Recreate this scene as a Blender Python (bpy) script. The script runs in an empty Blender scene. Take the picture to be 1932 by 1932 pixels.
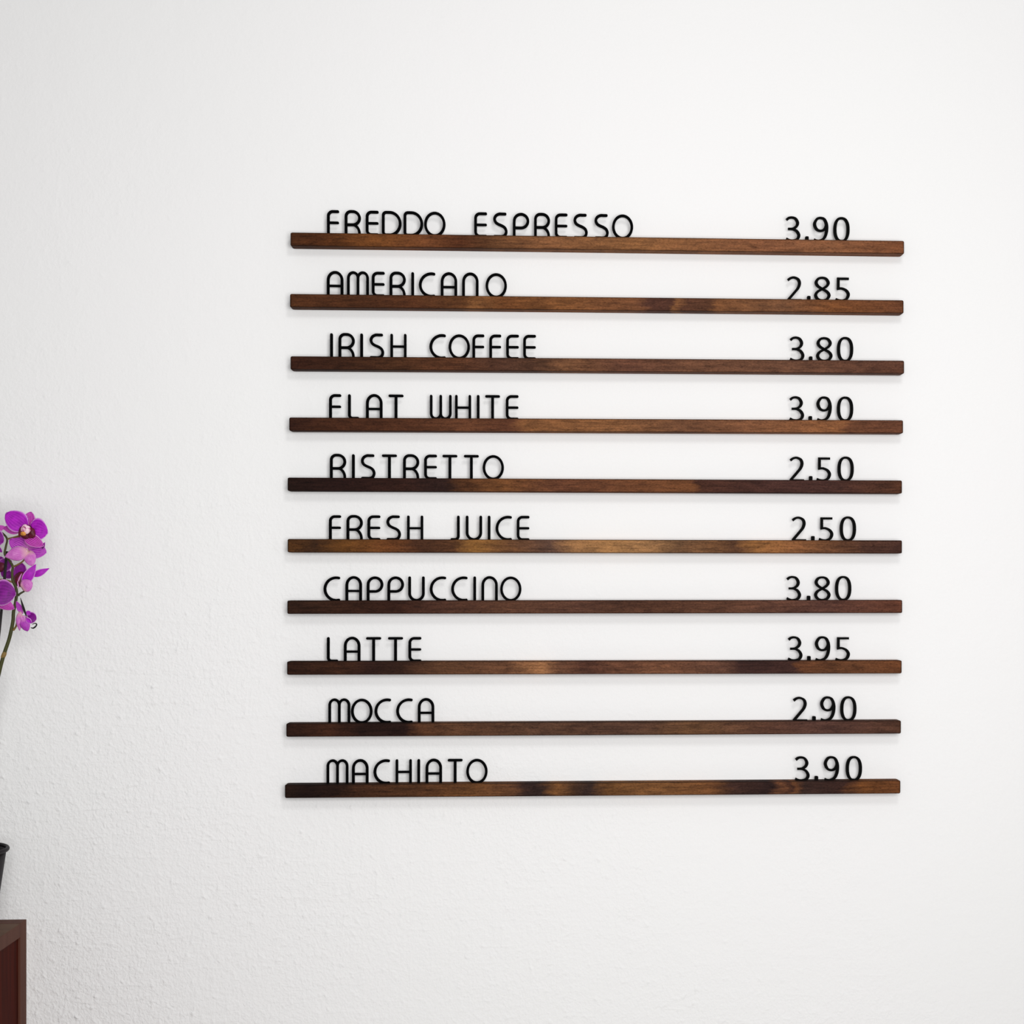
import bpy, bmesh, math, random
from mathutils import Vector, Matrix

random.seed(7)
R = math.radians
scene = bpy.context.scene
C = scene.collection

# ------------------------------------------------------------------ camera
EYE = 1.45           # eye height above the floor, metres
DIST = 2.10          # camera to wall
FPX = DIST / 0.00069  # focal length in pixels of the 1932 px frame
YAW = R(3.7)         # camera turned slightly to the right; the picture is an off-centre crop
UPP = 1020 + FPX * math.tan(YAW)
VPP = 1095.0
cam_d = bpy.data.cameras.new('camera')
cam_d.sensor_width = 36.0
cam_d.lens = 36.0 * FPX / 1932.0
cam_d.shift_x = -(UPP - 966.0) / 1932.0
cam_d.shift_y = (VPP - 966.0) / 1932.0
cam_d.clip_start = 0.05
cam = bpy.data.objects.new('camera', cam_d)
cam.location = (0, -DIST, EYE)
cam.rotation_euler = (R(90), 0, -YAW)
C.objects.link(cam)
scene.camera = cam

# ------------------------------------------------------------------ world and lamp
world = bpy.data.worlds.new('room_light')
scene.world = world
world.use_nodes = True
bg = world.node_tree.nodes['Background']
bg.inputs[0].default_value = (0.995, 0.995, 1.0, 1)
bg.inputs[1].default_value = 0.335


def area_lamp(name, loc, aim, sx, sy, watts, col):
    d = bpy.data.lights.new(name, 'AREA')
    d.shape = 'RECTANGLE'
    d.size, d.size_y = sx, sy
    d.energy = watts
    d.color = col
    o = bpy.data.objects.new(name, d)
    o.location = loc
    o.rotation_euler = (Vector(aim) - Vector(loc)).to_track_quat('-Z', 'Y').to_euler()
    C.objects.link(o)
    return o


# unseen soft fill added behind the camera for the wall's falloff, and the ceiling lamp that draws the small shadows
area_lamp('soft_fill_light', (0.27, -2.10, 1.53), (0.22, 0.0, 1.53), 1.1, 0.9, 32.5, (1.0, 1.0, 0.995))
area_lamp('ceiling_lamp', (0.35, -1.70, 2.62), (0.30, 0.0, 1.35), 0.36, 0.36, 6.0, (1.0, 0.99, 0.98))

vs = scene.view_settings
vs.view_transform = 'Standard'
vs.look = 'None'
vs.gamma = 1.0
vs.use_curve_mapping = False
vs.exposure = 0.0
scene.display_settings.display_device = 'sRGB'


def at(u, v, y):
    """Point of the place seen at photo pixel (u, v), at distance -y in front of the wall."""
    t = (u - UPP) / FPX
    dx = t * math.cos(YAW) + math.sin(YAW)
    dy = -t * math.sin(YAW) + math.cos(YAW)
    s = (y + DIST) / dy
    return Vector((s * dx, y, EYE - (v - VPP) / FPX * s))


# ------------------------------------------------------------------ helpers
def lin(c):
    out = []
    for v in c:
        v = v / 255.0
        out.append(v / 12.92 if v <= 0.04045 else ((v + 0.055) / 1.055) ** 2.4)
    return (out[0], out[1], out[2], 1.0)


def mesh_obj(name, verts, faces, mat, parent=None, smooth=False, uvs=None):
    me = bpy.data.meshes.new(name)
    me.from_pydata([tuple(v) for v in verts], [], faces)
    if uvs is not None:
        lay = me.uv_layers.new(name='UVMap')
        for p in me.polygons:
            for li in p.loop_indices:
                lay.data[li].uv = uvs[me.loops[li].vertex_index]
    if smooth:
        for p in me.polygons:
            p.use_smooth = True
    me.update()
    if mat:
        me.materials.append(mat)
    o = bpy.data.objects.new(name, me)
    C.objects.link(o)
    if parent:
        o.parent = parent
    return o


def tag(o, label=None, cat=None, group=None, kind=None):
    if label:
        o['label'] = label
    if cat:
        o['category'] = cat
    if group:
        o['group'] = group
    if kind:
        o['kind'] = kind
    return o


def empty(name, loc):
    o = bpy.data.objects.new(name, None)
    o.empty_display_size = 0.05
    o.location = loc
    C.objects.link(o)
    return o


def box_geo(x0, x1, y0, y1, z0, z1, b=0.0008):
    """A box with chamfered edges."""
    bm = bmesh.new()
    bmesh.ops.create_cube(bm, size=1.0)
    for v in bm.verts:
        v.co = Vector(((x0 + x1) / 2 + v.co.x * (x1 - x0), (y0 + y1) / 2 + v.co.y * (y1 - y0),
                       (z0 + z1) / 2 + v.co.z * (z1 - z0)))
    if b:
        bmesh.ops.bevel(bm, geom=list(bm.edges), offset=b, segments=2, affect='EDGES', profile=0.5)
    return bm


def bm_obj(name, bm, mat, parent=None, smooth=False):
    me = bpy.data.meshes.new(name)
    bm.normal_update()
    bm.to_mesh(me)
    bm.free()
    if smooth:
        for p in me.polygons:
            p.use_smooth = True
    if mat:
        me.materials.append(mat)
    o = bpy.data.objects.new(name, me)
    C.objects.link(o)
    if parent:
        o.parent = parent
    return o


def tube_geo(pts, radii, n=10):
    vs_, fs = [], []
    up = Vector((0.13, 0.9, 0.2)).normalized()
    for i, p in enumerate(pts):
        a = pts[max(i - 1, 0)]
        b = pts[min(i + 1, len(pts) - 1)]
        t = (b - a).normalized()
        s = t.cross(up).normalized()
        q = s.cross(t).normalized()
        r = radii[i] if isinstance(radii, (list, tuple)) else radii
        for k in range(n):
            an = 2 * math.pi * k / n
            vs_.append(p + s * (r * math.cos(an)) + q * (r * math.sin(an)))
    for i in range(len(pts) - 1):
        for k in range(n):
            fs.append((i * n + k, i * n + (k + 1) % n, (i + 1) * n + (k + 1) % n, (i + 1) * n + k))
    fs.append(tuple(range(n - 1, -1, -1)))
    m = (len(pts) - 1) * n
    fs.append(tuple(range(m, m + n)))
    return vs_, fs


def catmull(pts, steps=6, closed=False):
    """Smooth curve through points (tuples of any length)."""
    n = len(pts)
    out = []
    rng = range(n) if closed else range(n - 1)
    for i in rng:
        if closed:
            p0, p1, p2, p3 = pts[(i - 1) % n], pts[i], pts[(i + 1) % n], pts[(i + 2) % n]
        else:
            p0, p1, p2, p3 = pts[max(i - 1, 0)], pts[i], pts[i + 1], pts[min(i + 2, n - 1)]
        for s in range(steps):
            t = s / steps
            out.append(tuple(0.5 * ((2 * b) + (-a + c) * t + (2 * a - 5 * b + 4 * c - d) * t * t
                                    + (-a + 3 * b - 3 * c + d) * t ** 3)
                             for a, b, c, d in zip(p0, p1, p2, p3)))
    if not closed:
        out.append(tuple(pts[-1]))
    return out


# ------------------------------------------------------------------ materials
RAIL_DEPTH = 0.020
RAIL_H = 0.0170


def new_mat(name):
    m = bpy.data.materials.new(name)
    m.use_nodes = True
    nt = m.node_tree
    return m, nt, nt.nodes['Principled BSDF']


def N(nt, typ, **kw):
    n = nt.nodes.new(typ)
    for k, v in kw.items():
        setattr(n, k, v)
    return n


def noise(nt, vec, scale, detail=3.0, rough=0.55, dist=0.0):
    n = N(nt, 'ShaderNodeTexNoise')
    n.inputs['Scale'].default_value = scale
    n.inputs['Detail'].default_value = detail
    n.inputs['Roughness'].default_value = rough
    n.inputs['Distortion'].default_value = dist
    nt.links.new(vec, n.inputs['Vector'])
    return n.outputs[0]


def mapping(nt, vec, scale=(1, 1, 1), loc=(0, 0, 0), rot=(0, 0, 0)):
    n = N(nt, 'ShaderNodeMapping')
    n.inputs['Scale'].default_value = scale
    n.inputs['Location'].default_value = loc
    n.inputs['Rotation'].default_value = rot
    nt.links.new(vec, n.inputs['Vector'])
    return n.outputs[0]


def math_n(nt, op, a, b=None, clamp=False):
    n = N(nt, 'ShaderNodeMath', operation=op)
    n.use_clamp = clamp
    for i, v in enumerate((a, b)):
        if v is None:
            continue
        if isinstance(v, (int, float)):
            n.inputs[i].default_value = v
        else:
            nt.links.new(v, n.inputs[i])
    return n.outputs[0]


def ramp(nt, fac, stops, interp='LINEAR'):
    n = N(nt, 'ShaderNodeValToRGB')
    cr = n.color_ramp
    cr.interpolation = interp
    while len(cr.elements) < len(stops):
        cr.elements.new(0.5)
    for e, (p, c) in zip(cr.elements, stops):
        e.position = p
        e.color = c if len(c) == 4 else (c[0], c[1], c[2], 1)
    nt.links.new(fac, n.inputs['Fac'])
    return n.outputs['Color']


def rmap(nt, v, a, b, c, d):
    n = N(nt, 'ShaderNodeMapRange')
    for k, x in zip(('From Min', 'From Max', 'To Min', 'To Max'), (a, b, c, d)):
        n.inputs[k].default_value = x
    nt.links.new(v, n.inputs['Value'])
    return n.outputs[0]


def mixc(nt, fac, a, b, blend='MIX'):
    n = N(nt, 'ShaderNodeMix', data_type='RGBA', blend_type=blend)
    for sock, v in ((n.inputs['Factor'], fac), (n.inputs['A'], a), (n.inputs['B'], b)):
        pass
    ins = [n.inputs[0], n.inputs[6], n.inputs[7]]
    for s, v in zip(ins, (fac, a, b)):
        if isinstance(v, (int, float)):
            s.default_value = v
        elif isinstance(v, tuple):
            s.default_value = v
        else:
            nt.links.new(v, s)
    return n.outputs[2]


def plaster_mat():
    m, nt, b = new_mat('white_plaster')
    co = N(nt, 'ShaderNodeTexCoord').outputs['Object']
    # patches where the trowel left the plaster coarse, and patches where it is nearly smooth
    sep = N(nt, 'ShaderNodeSeparateXYZ')
    nt.links.new(co, sep.inputs[0])
    drift = math_n(nt, 'ADD', math_n(nt, 'MULTIPLY', sep.outputs[0], -0.75),
                   math_n(nt, 'MULTIPLY', math_n(nt, 'SUBTRACT', sep.outputs[2], 1.25), -0.8))
    patch = noise(nt, co, 3.1, 3.0, 0.55)
    rough_mask = rmap(nt, math_n(nt, 'ADD', patch, math_n(nt, 'MULTIPLY', drift, 0.55)), 0.40, 0.95, 0.15, 1.0)
    grain = noise(nt, co, 330.0, 2.0, 0.5)
    pebble = noise(nt, mapping(nt, co, (1, 1, 0.8), rot=(0, 0.6, 0)), 250.0, 2.0, 0.55, 0.4)
    pimple = math_n(nt, 'POWER', noise(nt, mapping(nt, co, loc=(3.1, 0.0, 1.7)), 95.0, 1.0, 0.4), 7.0)
    lump = noise(nt, co, 26.0, 3.0, 0.5)
    sweep_a = noise(nt, mapping(nt, co, (14, 1, 95), rot=(0, 0.32, 0)), 1.0, 3.0, 0.6, 0.8)
    sweep_b = noise(nt, mapping(nt, co, (60, 1, 12), rot=(0, -0.5, 0)), 1.0, 3.0, 0.6, 0.8)
    scar = math_n(nt, 'ADD', math_n(nt, 'POWER', sweep_a, 5.0), math_n(nt, 'POWER', sweep_b, 5.0))
    h = math_n(nt, 'ADD', math_n(nt, 'MULTIPLY', grain, 0.75), math_n(nt, 'MULTIPLY', pebble, 1.5))
    h = math_n(nt, 'ADD', h, math_n(nt, 'MULTIPLY', pimple, 8.0))
    h = math_n(nt, 'ADD', h, math_n(nt, 'MULTIPLY', scar, 2.4))
    h = math_n(nt, 'MULTIPLY', h, rough_mask)
    h = math_n(nt, 'ADD', h, math_n(nt, 'MULTIPLY', lump, 1.1))
    bump = N(nt, 'ShaderNodeBump')
    bump.inputs['Strength'].default_value = 0.75
    bump.inputs['Distance'].default_value = 0.0011
    nt.links.new(h, bump.inputs['Height'])
    nt.links.new(bump.outputs[0], b.inputs['Normal'])
    tint = noise(nt, co, 1.7, 2.0, 0.5)
    nt.links.new(ramp(nt, tint, [(0.35, (0.865, 0.862, 0.858)), (0.65, (0.868, 0.860, 0.860))]),
                 b.inputs['Base Color'])
    b.inputs['Roughness'].default_value = 0.9
    b.inputs['Specular IOR Level'].default_value = 0.15
    return m


def rail_mat(idx, stops, x_mm, length):
    """Stained hardwood with its own light and dark patches along the grain."""
    m, nt, b = new_mat('stained_wood')
    co = N(nt, 'ShaderNodeTexCoord').outputs['Object']
    co2 = mapping(nt, co, loc=(idx * 3.17, idx * 1.31, idx * 0.77))
    sep = N(nt, 'ShaderNodeSeparateXYZ')
    nt.links.new(co, sep.inputs[0])
    wob = noise(nt, mapping(nt, co2, (30, 60, 110)), 1.0, 3.0, 0.6)
    along = math_n(nt, 'ADD', math_n(nt, 'DIVIDE', math_n(nt, 'ADD', sep.outputs[0], length / 2), length),
                   math_n(nt, 'MULTIPLY', math_n(nt, 'SUBTRACT', wob, 0.5), 0.055))
    col = ramp(nt, along, stops)
    slant = R(4 if idx % 2 else -3)
    grain = noise(nt, mapping(nt, co2, (16, 300, 420), rot=(0, slant, 0)), 1.0, 4.0, 0.65, 0.25)
    col = mixc(nt, 1.0, col, ramp(nt, grain, [(0.28, (0.62, 0.60, 0.58)), (0.5, (0.98, 0.98, 0.98)),
                                              (0.74, (1.28, 1.27, 1.24))]), 'MULTIPLY')
    fleck = noise(nt, mapping(nt, co2, (330, 400, 620), rot=(0, slant * 5, 0)), 1.0, 2.0, 0.6, 0.4)
    col = mixc(nt, 1.0, col, ramp(nt, fleck, [(0.28, (0.58, 0.54, 0.52)), (0.45, (0.94, 0.94, 0.94)),
                                              (0.60, (1.06, 1.06, 1.05)), (0.78, (1.38, 1.36, 1.33))]), 'MULTIPLY')
    pore = noise(nt, mapping(nt, co2, (70, 200, 330), loc=(5.0, 1.0, 2.0), rot=(0, slant * 3, 0)), 1.0, 3.0, 0.6, 0.9)
    col = mixc(nt, 1.0, col, ramp(nt, pore, [(0.26, (0.5, 0.48, 0.47)), (0.36, (1.0, 1.0, 1.0))]), 'MULTIPLY')
    cloud = noise(nt, mapping(nt, co2, (45, 90, 170), rot=(0, slant * 2, 0)), 1.0, 3.0, 0.6, 0.5)
    col = mixc(nt, 1.0, col, ramp(nt, cloud, [(0.28, (0.62, 0.62, 0.66)), (0.5, (0.98, 0.98, 0.98)), (0.72, (1.32, 1.3, 1.26))]), 'MULTIPLY')
    # stain soaks in darker on the end grain
    ax = math_n(nt, 'ABSOLUTE', sep.outputs[0])
    endg = rmap(nt, ax, length / 2 - 0.0016, length / 2 - 0.0005, 0.0, 1.0)
    col = mixc(nt, math_n(nt, 'MULTIPLY', endg, 0.85), col, (0.006, 0.003, 0.002, 1))
    # dark outline painted into the colour along the front face's long edges
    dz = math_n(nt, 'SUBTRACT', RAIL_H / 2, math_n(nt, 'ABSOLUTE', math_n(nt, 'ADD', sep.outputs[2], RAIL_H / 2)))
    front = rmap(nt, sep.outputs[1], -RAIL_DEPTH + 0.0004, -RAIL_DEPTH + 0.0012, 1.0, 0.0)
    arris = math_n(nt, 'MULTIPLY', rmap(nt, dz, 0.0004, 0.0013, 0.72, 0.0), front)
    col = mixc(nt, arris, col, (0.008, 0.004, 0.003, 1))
    nt.links.new(col, b.inputs['Base Color'])
    b.inputs['Roughness'].default_value = 0.65
    b.inputs['Specular IOR Level'].default_value = 0.05
    bump = N(nt, 'ShaderNodeBump')
    bump.inputs['Strength'].default_value = 0.25
    bump.inputs['Distance'].default_value = 0.0004
    nt.links.new(grain, bump.inputs['Height'])
    nt.links.new(bump.outputs[0], b.inputs['Normal'])
    return m


def plain_mat(name, rgb, rough=0.5, spec=0.4, vary=0.12, scale=40.0):
    m, nt, b = new_mat(name)
    co = N(nt, 'ShaderNodeTexCoord').outputs['Object']
    c = lin(rgb)
    lo = tuple(v * (1 - vary) for v in c[:3])
    hi = tuple(min(1.0, v * (1 + vary)) for v in c[:3])
    nt.links.new(ramp(nt, noise(nt, co, scale, 3.0), [(0.3, lo), (0.7, hi)]), b.inputs['Base Color'])
    b.inputs['Roughness'].default_value = rough
    b.inputs['Specular IOR Level'].default_value = spec
    return m


def board_mat(name, rgb_a, rgb_b, axis_scale, rough=0.45, spec=0.35):
    m, nt, b = new_mat(name)
    co = N(nt, 'ShaderNodeTexCoord').outputs['Object']
    g = noise(nt, mapping(nt, co, axis_scale), 1.0, 4.0, 0.6, 0.3)
    nt.links.new(ramp(nt, g, [(0.3, lin(rgb_a)), (0.7, lin(rgb_b))]), b.inputs['Base Color'])
    b.inputs['Roughness'].default_value = rough
    b.inputs['Specular IOR Level'].default_value = spec
    return m


def petal_mat(name, base, deep, rim, vein, vein_amt, rim_w=0.15, throat=None):
    """u runs along the petal, v across it: veins, pale rim and throat are pigment."""
    m, nt, b = new_mat(name)
    uv = N(nt, 'ShaderNodeTexCoord').outputs['UV']
    sep = N(nt, 'ShaderNodeSeparateXYZ')
    nt.links.new(uv, sep.inputs[0])
    u, v = sep.outputs[0], sep.outputs[1]
    av = math_n(nt, 'ABSOLUTE', math_n(nt, 'SUBTRACT', math_n(nt, 'MULTIPLY', v, 2.0), 1.0))
    mott = noise(nt, mapping(nt, uv, (4, 3, 1)), 1.0, 3.0)
    col = ramp(nt, mott, [(0.3, lin(deep)), (0.7, lin(base))])
    wav = N(nt, 'ShaderNodeTexWave', wave_type='BANDS', bands_direction='Y')
    wav.inputs['Scale'].default_value = 2.6
    wav.inputs['Distortion'].default_value = 1.2
    wav.inputs['Detail'].default_value = 2.0
    nt.links.new(uv, wav.inputs['Vector'])
    vf = math_n(nt, 'MULTIPLY', rmap(nt, wav.outputs['Fac'], 0.72, 0.95, 0, 1), vein_amt, True)
    col = mixc(nt, vf, col, lin(vein))
    if throat:
        tf = rmap(nt, u, 0.0, 0.36, 0.9, 0.0)
        col = mixc(nt, tf, col, lin(throat))
    edge = rmap(nt, av, 1.0 - rim_w, 1.0, 0.0, 0.9)
    tipf = rmap(nt, u, 0.955, 1.0, 0.0, 0.9)
    col = mixc(nt, math_n(nt, 'MAXIMUM', edge, tipf), col, lin(rim))
    nt.links.new(col, b.inputs['Base Color'])
    b.inputs['Roughness'].default_value = 0.55
    b.inputs['Specular IOR Level'].default_value = 0.25
    b.inputs['Subsurface Weight'].default_value = 0.0
    return m


M = {}
M['plaster'] = plaster_mat()
M['black'] = plain_mat('black_acrylic', (3, 3, 4), 0.6, 0.02, 0.1, 60)
M['black_digit'] = plain_mat('black_acrylic_thick', (4, 4, 4), 0.55, 0.03, 0.1, 60)
M['floor'] = plain_mat('grey_screed', (172, 166, 162), 0.7, 0.3, 0.06, 6)
M['cab'] = board_mat('brown_laminate', (80, 48, 38), (92, 58, 46), (90, 90, 8), 0.6, 0.08)
M['cab_top'] = board_mat('brown_laminate_top', (88, 62, 46), (100, 72, 52), (8, 60, 60), 0.6, 0.1)
M['cab_red'] = board_mat('mahogany_panel', (44, 10, 3), (78, 20, 6), (120, 120, 6), 0.6, 0.03)
M['pot'] = plain_mat('dark_plastic', (30, 25, 29), 0.5, 0.12, 0.1, 30)
M['bark'] = plain_mat('bark_chips', (58, 40, 26), 0.9, 0.2, 0.35, 90)
M['stem'] = plain_mat('orchid_stem', (58, 58, 20), 0.55, 0.3, 0.3, 45)
M['stem_brown'] = plain_mat('orchid_pedicel', (116, 92, 48), 0.55, 0.3, 0.25, 70)
M['stake'] = plain_mat('dark_stake', (22, 16, 18), 0.6, 0.3, 0.2, 60)
M['leaf'] = plain_mat('orchid_leaf', (38, 74, 30), 0.4, 0.4, 0.2, 12)
M['petal'] = petal_mat('petal_purple', (176, 20, 188), (138, 6, 152), (226, 168, 228), (196, 60, 204), 0.35)
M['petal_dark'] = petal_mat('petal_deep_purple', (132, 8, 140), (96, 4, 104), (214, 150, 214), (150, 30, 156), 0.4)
M['sepal'] = petal_mat('sepal_striped', (170, 22, 158), (146, 10, 130), (222, 160, 216), (226, 130, 206), 0.8)
M['pale'] = petal_mat('petal_underside', (214, 134, 202), (192, 92, 182), (232, 190, 226), (152, 40, 140), 0.45,
                      0.08, (214, 170, 160))
M['pale_mid'] = petal_mat('petal_underside_violet', (172, 44, 178), (148, 24, 158), (220, 160, 220), (214, 140, 206), 0.5,
                          0.08, (206, 120, 190))
M['maroon'] = plain_mat('lip_maroon', (84, 4, 34), 0.5, 0.35, 0.4, 160)
M['column'] = plain_mat('lip_column', (226, 176, 200), 0.5, 0.2, 0.25, 220)
_nt = M['column'].node_tree
_b = _nt.nodes['Principled BSDF']
_co = N(_nt, 'ShaderNodeTexCoord').outputs['Object']
_nt.links.new(ramp(_nt, noise(_nt, _co, 330.0, 2.0), [(0.36, lin((110, 14, 60))), (0.44, lin((206, 130, 170))),
                                                     (0.56, lin((236, 205, 214)))]), _b.inputs['Base Color'])
M['ochre'] = plain_mat('lip_callus', (206, 138, 52), 0.5, 0.35, 0.4, 300)

# ------------------------------------------------------------------ the setting
bmw = bmesh.new()
bmesh.ops.create_cube(bmw, size=1.0)
for v_ in bmw.verts:
    v_.co = Vector((v_.co.x * 7.0, 0.06 + v_.co.y * 0.12, 1.45 + v_.co.z * 2.9))
tag(bm_obj('wall_back', bmw, M['plaster']), 'white hand-trowelled plaster wall behind the menu rails', kind='structure')
bmf = bmesh.new()
bmesh.ops.create_cube(bmf, size=1.0)
for v_ in bmf.verts:
    v_.co = Vector((v_.co.x * 7.0, -2.44 + v_.co.y * 5.12, -0.05 + v_.co.z * 0.1))
tag(bm_obj('floor', bmf, M['floor']), 'plain grey floor in front of the wall', kind='structure')

# ------------------------------------------------------------------ menu rails
# words, price, rail left / right end, rail top left / right (mm in the place), letter centres, digit centres (mm)
MENU = [
    ('FREDDO ESPRESSO', '3.90', -318.1, 473.8, 1893.3, 1893.3,
     [-265.3, -240.3, -215.6, -190.8, -163.2, -135.8, -77.1, -51.8, -25.2, 1.9, 26.5, 51.6, 78.8, 106.0],
     [328.5, 346.8, 365.1, 392.4]),
    ('AMERICANO', '2.85', -318.7, 473.1, 1815.0, 1815.7,
     [-262.7, -233.7, -207.9, -183.2, -164.1, -145.3, -117.7, -90.3, -57.1],
     [330.5, 349.3, 367.2, 393.8]),
    ('IRISH COFFEE', '3.80', -318.1, 473.8, 1735.6, 1736.9,
     [-267.3, -248.1, -229.1, -209.7, -182.2, -131.8, -104.5, -80.0, -58.3, -36.1, -14.2],
     [333.8, 351.8, 369.8, 397.2]),
    ('FLAT WHITE', '3.90', -319.7, 472.4, 1657.6, 1659.0,
     [-262.6, -239.2, -213.0, -185.3, -128.2, -99.6, -80.3, -61.8, -36.6],
     [333.4, 351.3, 369.6, 397.2]),
    ('RISTRETTO', '2.50', -321.7, 471.0, 1581.0, 1580.4,
     [-259.0, -239.6, -220.7, -193.7, -166.0, -141.2, -116.5, -89.0, -60.9],
     [333.8, 351.8, 369.0, 397.9]),
    ('FRESH JUICE', '2.50', -321.7, 471.0, 1502.7, 1502.2,
     [-262.8, -237.9, -213.4, -188.3, -160.9, -109.9, -85.7, -66.3, -47.1, -22.5],
     [336.6, 354.7, 372.0, 400.9]),
    ('CAPPUCCINO', '3.80', -322.1, 471.3, 1424.3, 1424.4,
     [-266.5, -239.1, -212.0, -185.7, -159.2, -131.4, -104.0, -84.8, -65.6, -38.4],
     [329.4, 349.1, 367.2, 394.7]),
    ('LATTE', '3.95', -322.4, 470.6, 1346.7, 1345.5,
     [-266.0, -241.1, -213.8, -185.9, -161.2],
     [331.3, 349.5, 367.6, 393.9]),
    ('MOCCA', '2.90', -323.4, 469.6, 1267.7, 1267.0,
     [-257.4, -228.9, -201.8, -174.2, -147.0],
     [338.0, 356.2, 374.5, 401.5]),
    ('MACHIATO', '3.90', -325.1, 468.9, 1189.7, 1188.8,
     [-259.7, -230.8, -203.1, -175.5, -156.4, -137.1, -109.8, -81.9],
     [340.7, 359.3, 379.3, 408.8]),
]

SLOT_Y0, SLOT_Y1, SLOT_D = -0.0142, -0.0098, 0.0070   # slot for the letters: front wall, back wall, depth

# stain tone along each rail: photo column -> colour
TONES = [
 [(548,(78,42,22)),(600,(84,44,20)),(640,(92,50,22)),(700,(112,64,28)),(740,(112,64,30)),(800,(106,60,32)),(870,(84,44,24)),(930,(100,62,36)),(1030,(120,76,46)),(1200,(124,80,46)),(1450,(120,74,48)),(1560,(124,78,50)),(1700,(112,66,40))],
 [(548,(84,46,24)),(700,(80,44,24)),(780,(88,48,26)),(870,(92,54,28)),(885,(118,74,40)),(950,(104,60,30)),(1050,(118,72,38)),(1200,(112,68,42)),(1225,(88,52,40)),(1265,(84,50,38)),(1275,(120,76,44)),(1300,(90,54,38)),(1340,(92,56,38)),(1355,(116,72,42)),(1480,(108,70,46)),(1570,(116,68,36)),(1700,(100,58,36))],
 [(548,(66,34,22)),(640,(66,36,22)),(760,(80,46,26)),(850,(88,50,30)),(960,(84,52,38)),(1030,(88,56,38)),(1070,(112,72,46)),(1180,(98,60,44)),(1300,(104,66,46)),(1500,(102,66,48)),(1700,(92,56,42))],
 [(548,(62,32,22)),(600,(74,40,24)),(740,(80,44,26)),(900,(100,58,36)),(960,(92,52,34)),(990,(118,74,42)),(1150,(122,78,46)),(1280,(104,66,44)),(1400,(118,74,48)),(1580,(126,78,46)),(1600,(104,62,40)),(1700,(98,58,40))],
 [(545,(46,26,20)),(640,(50,26,22)),(750,(60,32,24)),(840,(54,32,28)),(860,(80,46,26)),(950,(110,66,34)),(1050,(100,58,38)),(1300,(108,64,36)),(1320,(80,46,34)),(1450,(74,44,38)),(1560,(76,46,40)),(1700,(86,50,34))],
 [(545,(84,50,22)),(590,(66,40,24)),(650,(100,60,24)),(740,(104,58,28)),(790,(76,44,28)),(850,(84,50,30)),(890,(130,86,40)),(960,(104,66,40)),(1040,(92,64,52)),(1080,(130,90,56)),(1150,(140,98,58)),(1220,(136,96,60)),(1280,(104,72,48)),(1340,(110,72,44)),(1390,(88,56,38)),(1420,(130,84,44)),(1500,(128,80,46)),(1580,(100,62,40)),(1640,(84,52,40)),(1700,(76,46,38))],
 [(545,(56,32,22)),(640,(64,36,24)),(750,(64,34,24)),(830,(80,48,36)),(950,(90,56,40)),(1090,(92,58,44)),(1150,(84,52,38)),(1280,(88,54,38)),(1400,(96,60,44)),(1550,(90,56,46)),(1700,(98,56,40))],
 [(545,(60,32,22)),(640,(68,38,24)),(700,(58,32,26)),(760,(62,36,26)),(830,(92,58,38)),(960,(104,66,44)),(1020,(138,92,58)),(1050,(104,66,46)),(1100,(84,50,38)),(1250,(112,70,48)),(1350,(100,64,48)),(1400,(66,40,36)),(1500,(72,44,38)),(1510,(96,56,34)),(1600,(100,60,36)),(1700,(104,60,34))],
 [(540,(52,28,20)),(620,(72,38,24)),(680,(48,26,20)),(770,(46,24,20)),(790,(88,52,32)),(850,(92,58,38)),(1000,(88,58,42)),(1200,(88,58,44)),(1300,(100,66,42)),(1450,(92,58,44)),(1550,(84,54,46)),(1700,(86,54,40))],
 [(538,(48,28,20)),(580,(40,22,18)),(630,(50,28,20)),(700,(76,44,26)),(800,(84,50,28)),(900,(104,64,34)),(960,(100,62,38)),(990,(64,42,36)),(1020,(58,40,36)),(1050,(112,70,36)),(1090,(74,48,34)),(1115,(60,42,38)),(1150,(104,66,34)),(1250,(116,74,40)),(1340,(108,66,36)),(1380,(70,44,36)),(1450,(54,34,32)),(1470,(100,60,38)),(1490,(72,42,32)),(1500,(104,62,36)),(1520,(64,42,36)),(1590,(66,40,34)),(1630,(104,60,28)),(1700,(104,60,32))],
]


def rail_profile(e, eb):
    """Cross-section (y, z) of a rail, z = 0 at the top, pulled in by e all round; slot stays open."""
    d, h, c = RAIL_DEPTH, RAIL_H, 0.0006
    y0, y1, z0, z1 = -d + e, -eb, -h + e, -e
    s0, s1, sd = SLOT_Y0, SLOT_Y1, -SLOT_D
    return [(y0, z0 + c), (y0 + c, z0), (y1 - c, z0), (y1, z0 + c), (y1, z1 - c), (y1 - c, z1),
            (s1 + 0.0003, z1), (s1, z1 - 0.0003), (s1, sd), (s0, sd), (s0, z1 - 0.0003), (s0 - 0.0003, z1),
            (y0 + c, z1), (y0, z1 - c)]


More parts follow.
